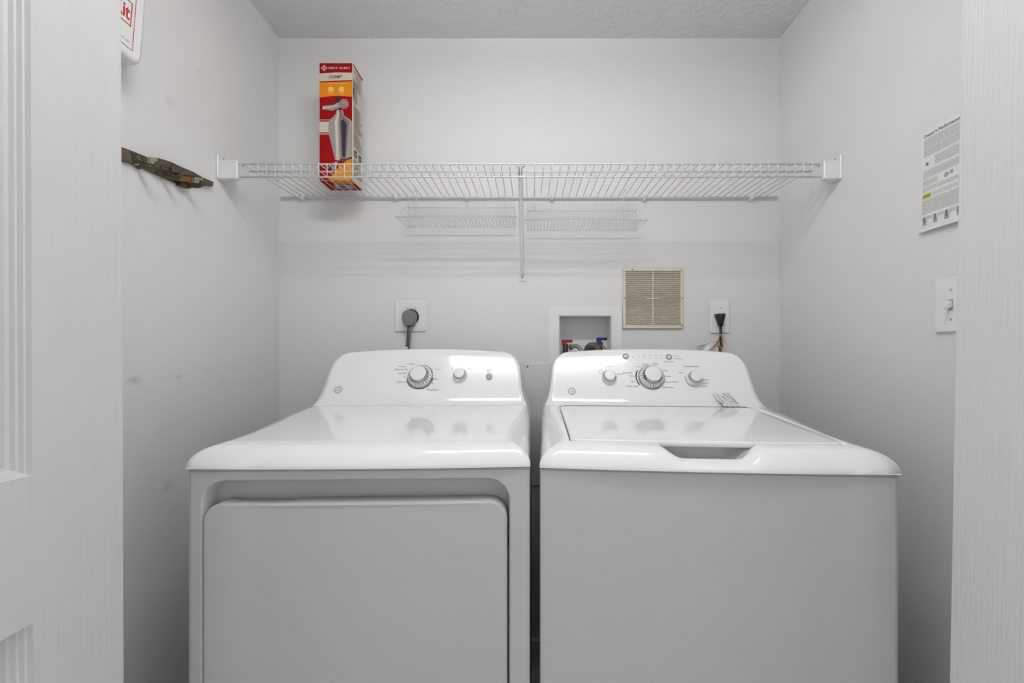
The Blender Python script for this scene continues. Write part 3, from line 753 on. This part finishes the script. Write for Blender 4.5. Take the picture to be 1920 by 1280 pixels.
for x, y in ((430, 440), (870, 610), (1270, 770)):
    p = kp(x, y, WL + .008); b = MB()
    pts = [p, p + Vector((.014, 0, -.002)), p + Vector((.032, 0, -.006)), p + Vector((.044, 0, -.002)), p + Vector((.047, 0, .009))]
    b.tube(crom([tuple(q) for q in pts], 3), .0055, 'brass', 8)
    b.lathe([(.008, 0), (.007, .004), (.005, .006)], p - Vector((.002, 0, 0)), (1, 0, 0), 'brass', 12)
    kr.part(b, 'hook')

# ------------------------------------------------------------------ things on the back wall
def plate(name, x0, x1, z0, z1, label, cat, group=None):
    t = Thing(name, ((x0 + x1) / 2, WB, (z0 + z1) / 2), label, cat, group)
    b = MB(); b.box((x0, WB - .007, z0), (x1, WB, z1), 'plast', .004); t.part(b, 'wall_plate'); return t
p0 = at(741, 622, WB); p1 = at(799, 564, WB)
t = plate('dryer_outlet', p0.x, p1.x, p0.z, p1.z, 'square white wall outlet with black socket behind the dryer', 'outlet')
c = at(772, 594, WB); b = MB(); b.lathe([(.030, 0), (.030, .003), (.027, .005), (0, .005)], (c.x, WB - .007, c.z), (0, -1, 0), 'black', 32); t.part(b, 'socket', 'round black socket')
for dx, dz in ((-.04, .03), (.04, .03)):
    b = MB(); b.lathe([(.003, 0), (.0025, .0015), (0, .0015)], (c.x + dx * .4, WB - .007, c.z + .032), (0, -1, 0), 'softink', 10); t.part(b, 'screw')
c = at(766, 593, WB - .04)
t = dr
b = MB()
def hull(cx_, cz_, s_, y):
    pts = []
    for k in range(13): a = R(-20 + 220 * k / 12); pts.append((cx_ + .0275 * s_ * math.cos(a), y, cz_ + .0265 * s_ * math.sin(a)))
    pts += [(cx_ - .0235 * s_, y, cz_ - .022 * s_), (cx_ - .016 * s_, y, cz_ - .036 * s_), (cx_ + .014 * s_, y, cz_ - .036 * s_), (cx_ + .023 * s_, y, cz_ - .022 * s_)]
    return pts
rows = [hull(c.x, c.z, s_, y) for s_, y in ((.9, WB - .0125), (1, WB - .016), (1, WB - .034), (.93, WB - .040), (.8, WB - .0425))]
b.grid(rows, 'grey', closed=True); b.add(rows[-1], [tuple(range(17))], 'grey'); b.add(rows[0], [tuple(range(17))], 'grey'); plugmb = b
b = MB(); b.tube([(c.x, WB - .028, c.z - .030), (c.x - .002, WB - .028, c.z - .06), (c.x - .006, WB - .026, c.z - .11), (c.x - .007, WB - .026, c.z - .2), (c.x - .008, WB - .03, c.z - .5)], .0085, 'grey', 10, True, .55)
for dx in (-.003, .003): b.tube([(c.x + dx, WB - .0335, c.z - .032), (c.x - .002 + dx, WB - .0335, c.z - .06), (c.x - .006 + dx, WB - .0315, c.z - .11), (c.x - .007 + dx, WB - .0315, c.z - .2)], .0012, 'black', 6)
pc = t.part(b, 'power_cord', 'thick grey power cord'); t.part(plugmb, 'plug', parent=pc, fixn=True)
q = at(761, 652, WB - .03); b = MB(); b.box((q.x - .0095, WB - .036, q.z - .004), (q.x + .0095, WB - .020, q.z + .003), 'plast', .001); t.part(b, 'cable_tie', parent=pc)

p0 = at(1331, 625, WB); p1 = at(1367, 562, WB)
t = plate('washer_outlet', p0.x, p1.x, p0.z, p1.z, 'narrow white wall outlet plate behind the washing machine', 'outlet')
c = at(1350, 577, WB); b = MB(); b.lathe([(.003, 0), (.0025, .0015), (0, .0015)], (c.x, WB - .007, c.z), (0, -1, 0), 'softink', 10); t.part(b, 'screw')
b = MB(); cc = at(1350, 596, WB); b.box((cc.x - .014, WB - .0085, cc.z - .012), (cc.x + .014, WB - .006, cc.z + .030), 'plast', .002); t.part(b, 'socket')
c = at(1353, 595, WB - .03)
t = ws
b = MB()
def pl(cx_, z, wx, y0_, y1_): return [(cx_ - wx, y1_, z), (cx_ - wx * .7, y0_, z), (cx_ + wx * .7, y0_, z), (cx_ + wx, y1_, z)]
rows = [pl(c.x, c.z + dz, wx, WB - .034, WB - .009) for dz, wx in ((.0125, .0120), (.015, .0165), (.0105, .0190), (-.001, .0155), (-.012, .0110), (-.022, .0075), (-.032, .0065))]
rows = rows[1:]; b.grid(rows, 'black', closed=True); b.add(rows[0], [(0, 1, 2, 3)], 'black'); b.add(rows[-1], [(0, 1, 2, 3)], 'black'); plugmb = b
b = MB(); b.tube([(c.x, WB - .022, c.z - .028), (c.x + .001, WB - .022, c.z - .07), (c.x - .003, WB - .024, c.z - .10), (c.x - .008, WB - .026, c.z - .15), (c.x - .01, WB - .03, c.z - .3)], .0052, 'black', 10); pc = t.part(b, 'power_cord', 'black power cord'); t.part(plugmb, 'plug', parent=pc, fixn=True)
b = MB(); b.tube([(c.x + .0075 * math.cos(a), WB - .022 + .0075 * math.sin(a), c.z - .066) for a in [R(30 * k) for k in range(13)]], .0017, 'bcream', 6); t.part(b, 'zip_tie', parent=pc)
b = MB()
for k, (mt, ph) in enumerate((('tan', 0), ('bronze', 2), ('tan', 4))):
    b.tube([(c.x - .0035 * j / 4 + .006 * math.cos(ph + j * .8), WB - .026 + .006 * math.sin(ph + j * .8) - .004, c.z - .070 - .008 * j) for j in range(12)], .0021, mt, 6)
t.part(b, 'twisted_wires', 'tan and brown twisted wires', parent=pc)
# clear film bag hanging at the cord
a0 = at(1306, 648, WB - .02); a1 = at(1347, 637, WB - .02)
t = Thing('plastic_sleeve', ((a0.x + a1.x) / 2, WB - .02, a0.z - .04), 'clear crumpled plastic sleeve hanging beside the washing machine cord', 'plastic sleeve')
b = MB(); rows = []
for j in range(7):
    rows.append([(lerp(a0.x, a1.x, i / 10) + .002 * math.sin(j), WB - .020 - .005 * math.sin(i * .9 + j * .7), lerp(a0.z, a1.z, i / 10) - .007 * j) for i in range(11)])
b.grid(rows, 'film'); rows2 = [[(x, y + .006, z) for x, y, z in r_] for r_ in rows]; b.grid(rows2, 'film'); b.grid([bd(rows), bd(rows2)], 'film', closed=True)
b.tube([(x, y - .001, z) for x, y, z in rows[0]], .0024, 'plast', 6)
t.part(b, 'film')

# vent grille
p0 = at(1167, 616, WB); p1 = at(1280, 504, WB)
t = Thing('vent_grille', ((p0.x + p1.x) / 2, WB, (p0.z + p1.z) / 2), 'square beige louvered vent grille on the back wall', 'vent')
b = MB(); fw = .011; xa, xb, za, zb = p0.x, p1.x, p0.z, p1.z; yf = WB - .010
for q in (((xa, za), (xb, za + fw)), ((xa, zb - fw), (xb, zb)), ((xa, za + fw), (xa + fw, zb - fw)), ((xb - fw, za + fw), (xb, zb - fw))):
    b.box((q[0][0], yf, q[0][1]), (q[1][0], WB, q[1][1]), 'beige', .002)
xm = (xa + xb) / 2 - .001
b.box((xm - .0022, yf, za + fw), (xm + .0022, WB - .001, zb - fw), 'beige', .0008)
zc = (za + zb) / 2; b.box((xm - .026, yf + .0005, zc - .002), (xm + .026, WB - .002, zc + .002), 'beige', .0008)
fo = t.part(b, 'frame')
b = MB(); n = 27; pitch = (zb - za - 2 * fw) / n
for i in range(n):
    z = za + fw + (i + .5) * pitch
    for a_, c_ in ((xa + fw, xm - .0022), (xm + .0022, xb - fw)):
        b.add([(a_, yf + .001, z - pitch * .42), (c_, yf + .001, z - pitch * .42), (c_, WB - .002, z + pitch * .45), (a_, WB - .002, z + pitch * .45),
               (a_, yf + .0022, z - pitch * .55), (c_, yf + .0022, z - pitch * .55), (c_, WB - .001, z + pitch * .32), (a_, WB - .001, z + pitch * .32)],
              [(0, 1, 2, 3), (7, 6, 5, 4), (0, 4, 5, 1), (1, 5, 6, 2), (2, 6, 7, 3), (3, 7, 4, 0)], 'beigelv')
b.add([(xa + .004, WB - .0008, za + .004), (xb - .004, WB - .0008, za + .004), (xb - .004, WB - .0008, zb - .004), (xa + .004, WB - .0008, zb - .004)], [(0, 1, 2, 3)], 'beigelv')
t.part(b, 'louvers')
for sx, sz in ((xa + .005, zc + .002), (xb - .005, zc), (xa + .036, zb - .004), (xb - .005, za + .012)):
    b = MB(); b.lathe([(.0026, 0), (.002, .001), (0, .0012)], (sx, yf, sz), (0, -1, 0), 'mauve', 10); t.part(b, 'screw')

# washer supply box
px0, px1, pz0, pz1 = at(1030, 0, WB).x, at(1165, 0, WB).x, 1.158, at(0, 574, WB).z
t = Thing('washer_supply_box', ((px0 + px1) / 2, WB, pz0), 'recessed white supply valve box in the back wall behind the washing machine', 'valve box')
b = MB(); yf = WB - .006
for q in (((px0, pz0), (bx0, pz1)), ((bx1, pz0), (px1, pz1)), ((bx0, pz0), (bx1, bz0)), ((bx0, bz1), (bx1, pz1))):
    b.box((q[0][0], yf, q[0][1]), (q[1][0], WB, q[1][1]), 'plast')
b.box((px0 - .003, WB - .002, pz0 - .003), (px1 + .003, WB, pz1 + .003), 'plast')
del b.f[-6:], b.m[-6:], b.sm[-6:]; del b.v[-8:]
t.part(b, 'face_frame')
b = MB(); D2 = .092; g = .0008
x0_, x1_, z0_, z1_ = bx0 + g, bx1 - g, bz0 + g, bz1 - g; y0_, y1_ = yf - .002, WB + D2
ins = .003
b.grid([[(x, y, z) for x, z in ((x0_, z0_), (x1_, z0_), (x1_, z1_), (x0_, z1_))] for y in (y0_, y1_)], 'plast', closed=True, smooth=False)
b.add([(x0_, y1_, z0_), (x1_, y1_, z0_), (x1_, y1_, z1_), (x0_, y1_, z1_)], [(0, 1, 2, 3)], 'plast')
for q in (((x0_, z0_), (x0_ + .002, z1_)), ((x1_ - .002, z0_), (x1_, z1_)), ((x0_, z1_ - .002), (x1_, z1_))): b.box((q[0][0], y0_, q[0][1]), (q[1][0], y0_ + .006, q[1][1]), 'plast')
t.part(b, 'recessed_box')
for px, py, mt, nm, dx in ((1063, 641, 'red', 'red hot water valve lever', 1), (1128, 637, 'blue', 'blue cold water valve lever', 1)):
    yv = WB + .035; p = at(px, py, yv); b = MB()
    b.tube([(p.x - .006, yv, z0_), (p.x - .006, yv, p.z - .008)], .011, 'brass', 12)
    vo = t.part(b, 'valve', 'brass ' + nm.split(' ')[1] + ' water valve')
    b = MB(); b.box((p.x - .020, yv - .008, p.z - .002), (p.x + .022, yv + .006, p.z + .009), mt, .002); b.box((p.x - .020, yv - .009, p.z - .012), (p.x - .002, yv + .007, p.z), mt, .002)
    t.part(b, 'lever', nm, parent=vo)
# hoses
def hose(name, pts, r, label, mt):
    b = MB(); P = crom(pts, 6); t_ = Thing(name, pts[0], label, 'hose', 'washer hoses in the supply box'); b.tube(P, r, mt, 12)
    # corrugation rings
    for i in range(2, len(P) - 1, 2):
        a_, c_ = Vector(P[i - 1]), Vector(P[i]); d = (c_ - a_) * .12; b.tube([c_ - d, c_ + d], r * 1.10, mt, 12)
    t_.part(b, 'hose_tube'); b = MB(); a_, c_ = Vector(P[0]), Vector(P[1]); b.tube([a_ - (c_ - a_) * .1, a_ + (c_ - a_) * 1.3], r * 1.45, 'brass', 10); t_.part(b, 'coupling')
yv = WB + .012
h0 = at(1069, 651, yv); h1 = at(1082, 649, WB - .01); h2 = at(1092, 662, WB - .03); h3 = at(1096, 690, WB - .04)
hose('hot_water_hose', [tuple(h0), tuple(h1), tuple(h2), tuple(h3)], .0075, 'braided hose curving from the red hot water valve', 'steelhose')
h0 = at(1128, 648, yv); h1 = at(1134, 653, WB - .012); h2 = at(1139, 664, WB - .03); h3 = at(1140, 690, WB - .04)
hose('cold_water_hose', [tuple(h0), tuple(h1), tuple(h2), tuple(h3)], .0045, 'thin hose from the blue cold water valve', 'steelhose')
h0 = at(1099, 672, WB + .02); h1 = at(1104, 652, WB - .005); h2 = at(1117, 650, WB - .018); h3 = at(1126, 672, WB - .036); h4 = at(1128, 700, WB - .04)
hose('drain_hose', [tuple(h0), tuple(h1), tuple(h2), tuple(h3), tuple(h4)], .0145, 'thick dark corrugated drain hose arching between the valves', 'hosegrey')

# access panel below the supply box
q0 = at(983, 909, WB); q1 = at(1045, 680, WB)
t = Thing('access_panel', ((q0.x + q1.x) / 2, WB, q0.z), 'white flat access panel on the back wall between the two machines', 'panel')
b = MB(); b.box((q0.x, WB - .006, q0.z), (.30, WB, q1.z - .003), 'wall', .0012); t.part(b, 'cover_sheet')
q = at(989, 687, WB); b = MB(); b.lathe([(.0042, 0), (.0035, .002), (0, .002)], (q.x, WB - .006, q.z), (0, -1, 0), 'ink', 12); t.part(b, 'screw')

# ------------------------------------------------------------------ things on the right wall
# printed instruction sheet; slightly curled
sy = at_x(1731, 0, WR).y; sz1 = EYE + (CY - 250) / F * sy; sz0 = EYE + (CY - 437) / F * sy
t = Thing('instruction_sheet', (WR, sy - .1, sz0), 'white printed instruction sheet with yellow warning block taped on right wall', 'sheet')
b = MB(); PW, PH = .216, sz1 - sz0
def curl(u_, v_):   # u from left edge, v from bottom -> world point
    bend = .004 + .005 * (1 - v_ / PH) ** 2 + .002 * math.sin(u_ * 20)
    return (WR - bend, sy - u_ + .004 * (1 - v_ / PH), sz0 + v_ + .05 * u_ * 0)
rows = [[curl(PW * i / 10, PH * j / 10) for i in range(11)] for j in range(11)]
back = [[(x + .0012, y, z) for x, y, z in r_] for r_ in rows]
b.grid(rows, 'paper'); b.grid(back, 'paper'); b.grid([bd(rows), bd(back)], 'paper', closed=True)
t.part(b, 'paper_sheet')
b = MB(); n0 = 0
O0 = (0, 0, 0)
b.text("Owner's Performance Checks", .007, PH - .017, .0105, O0, X_, Y_, 'ink', 0, 'L', .125, .02)
random.seed(5)
def lines(v1, v0, u0=.008, u1=PW - .01, st=.0032, th=.0011, mt='softink'):
    v_ = v1
    while v_ > v0:
        u_ = u0
        while u_ < u1 - .004:
            l_ = random.uniform(.004, .014); b.rect(u_, v_, min(u1, u_ + l_), v_ + th, O0, X_, Y_, mt, 0); u_ += l_ + .0016
        v_ -= st
lines(PH - .024, PH - .044); lines(PH - .048, PH - .066); lines(PH - .072, PH - .094, .038); lines(PH - .100, PH - .118)
lines(PH - .124, PH - .136, .008, .05); b.disc(.068, PH - .128, .006, O0, X_, Y_, 'softink', 0, 12); b.disc(.080, PH - .126, .005, O0, X_, Y_, 'softink', 0, 12); b.disc(.018, PH - .083, .004, O0, X_, Y_, 'ink', 0, 12)
lines(PH - .141, PH - .150); b.rect(.008, PH - .166, .032, PH - .154, O0, X_, Y_, 'yellow', -.0002); b.rect(.011, PH - .162, .029, PH - .158, O0, X_, Y_, 'ink', 0)
lines(PH - .157, PH - .166, .036); lines(PH - .171, PH - .205); lines(PH - .211, PH - .220)
for u_ in (.012, .040, .068, .096, .124, .152): b.rect(u_, .014, u_ + .011, .026, O0, X_, Y_, 'softink', 0); b.rect(u_ + .002, .020, u_ + .007, .034, O0, X_, Y_, 'ink', 0)
b.rect(.006, .010, PW - .008, .0106, O0, X_, Y_, 'softink', 0)
def wrap(p): q_ = curl(p[0], p[1]); return (q_[0] - .0006, q_[1], q_[2])
b.v = [wrap(p) for p in b.v]; t.part(b, 'print', 'small grey print, diagrams and a yellow warning block')
# light switch
ly0 = at_x(1757, 0, WR).y; z1_ = EYE + (CY - 522) / F * 1.0; z0_ = z1_ - .128; yc = ly0 - .040; zc = (z0_ + z1_) / 2
t = Thing('light_switch', (WR, yc, zc), 'white toggle light switch plate on right wall below the instruction sheet', 'light switch')
b = MB(); b.box((WR - .007, yc - .040, z0_), (WR, yc + .040, z1_), 'plast', .0035); t.part(b, 'wall_plate')
b = MB(); b.box((WR - .0085, yc - .0055, zc - .013), (WR - .006, yc + .0055, zc + .013), 'softink', .001)
b.add([(WR - .008, yc - .004, zc - .006), (WR - .008, yc + .004, zc - .006), (WR - .008, yc + .004, zc + .009), (WR - .008, yc - .004, zc + .009),
       (WR - .024, yc - .003, zc - .012), (WR - .024, yc + .003, zc - .012), (WR - .024, yc + .003, zc - .006), (WR - .024, yc - .003, zc - .006)],
      [(0, 1, 2, 3), (4, 5, 6, 7), (0, 1, 5, 4), (1, 2, 6, 5), (2, 3, 7, 6), (3, 0, 4, 7)], 'plast'); t.part(b, 'toggle')
for dz in (.034, -.034):
    b = MB(); b.lathe([(.003, 0), (.0025, .001), (0, .0012)], (WR - .007, yc, zc + dz), (-1, 0, 0), 'softink', 10); t.part(b, 'screw')
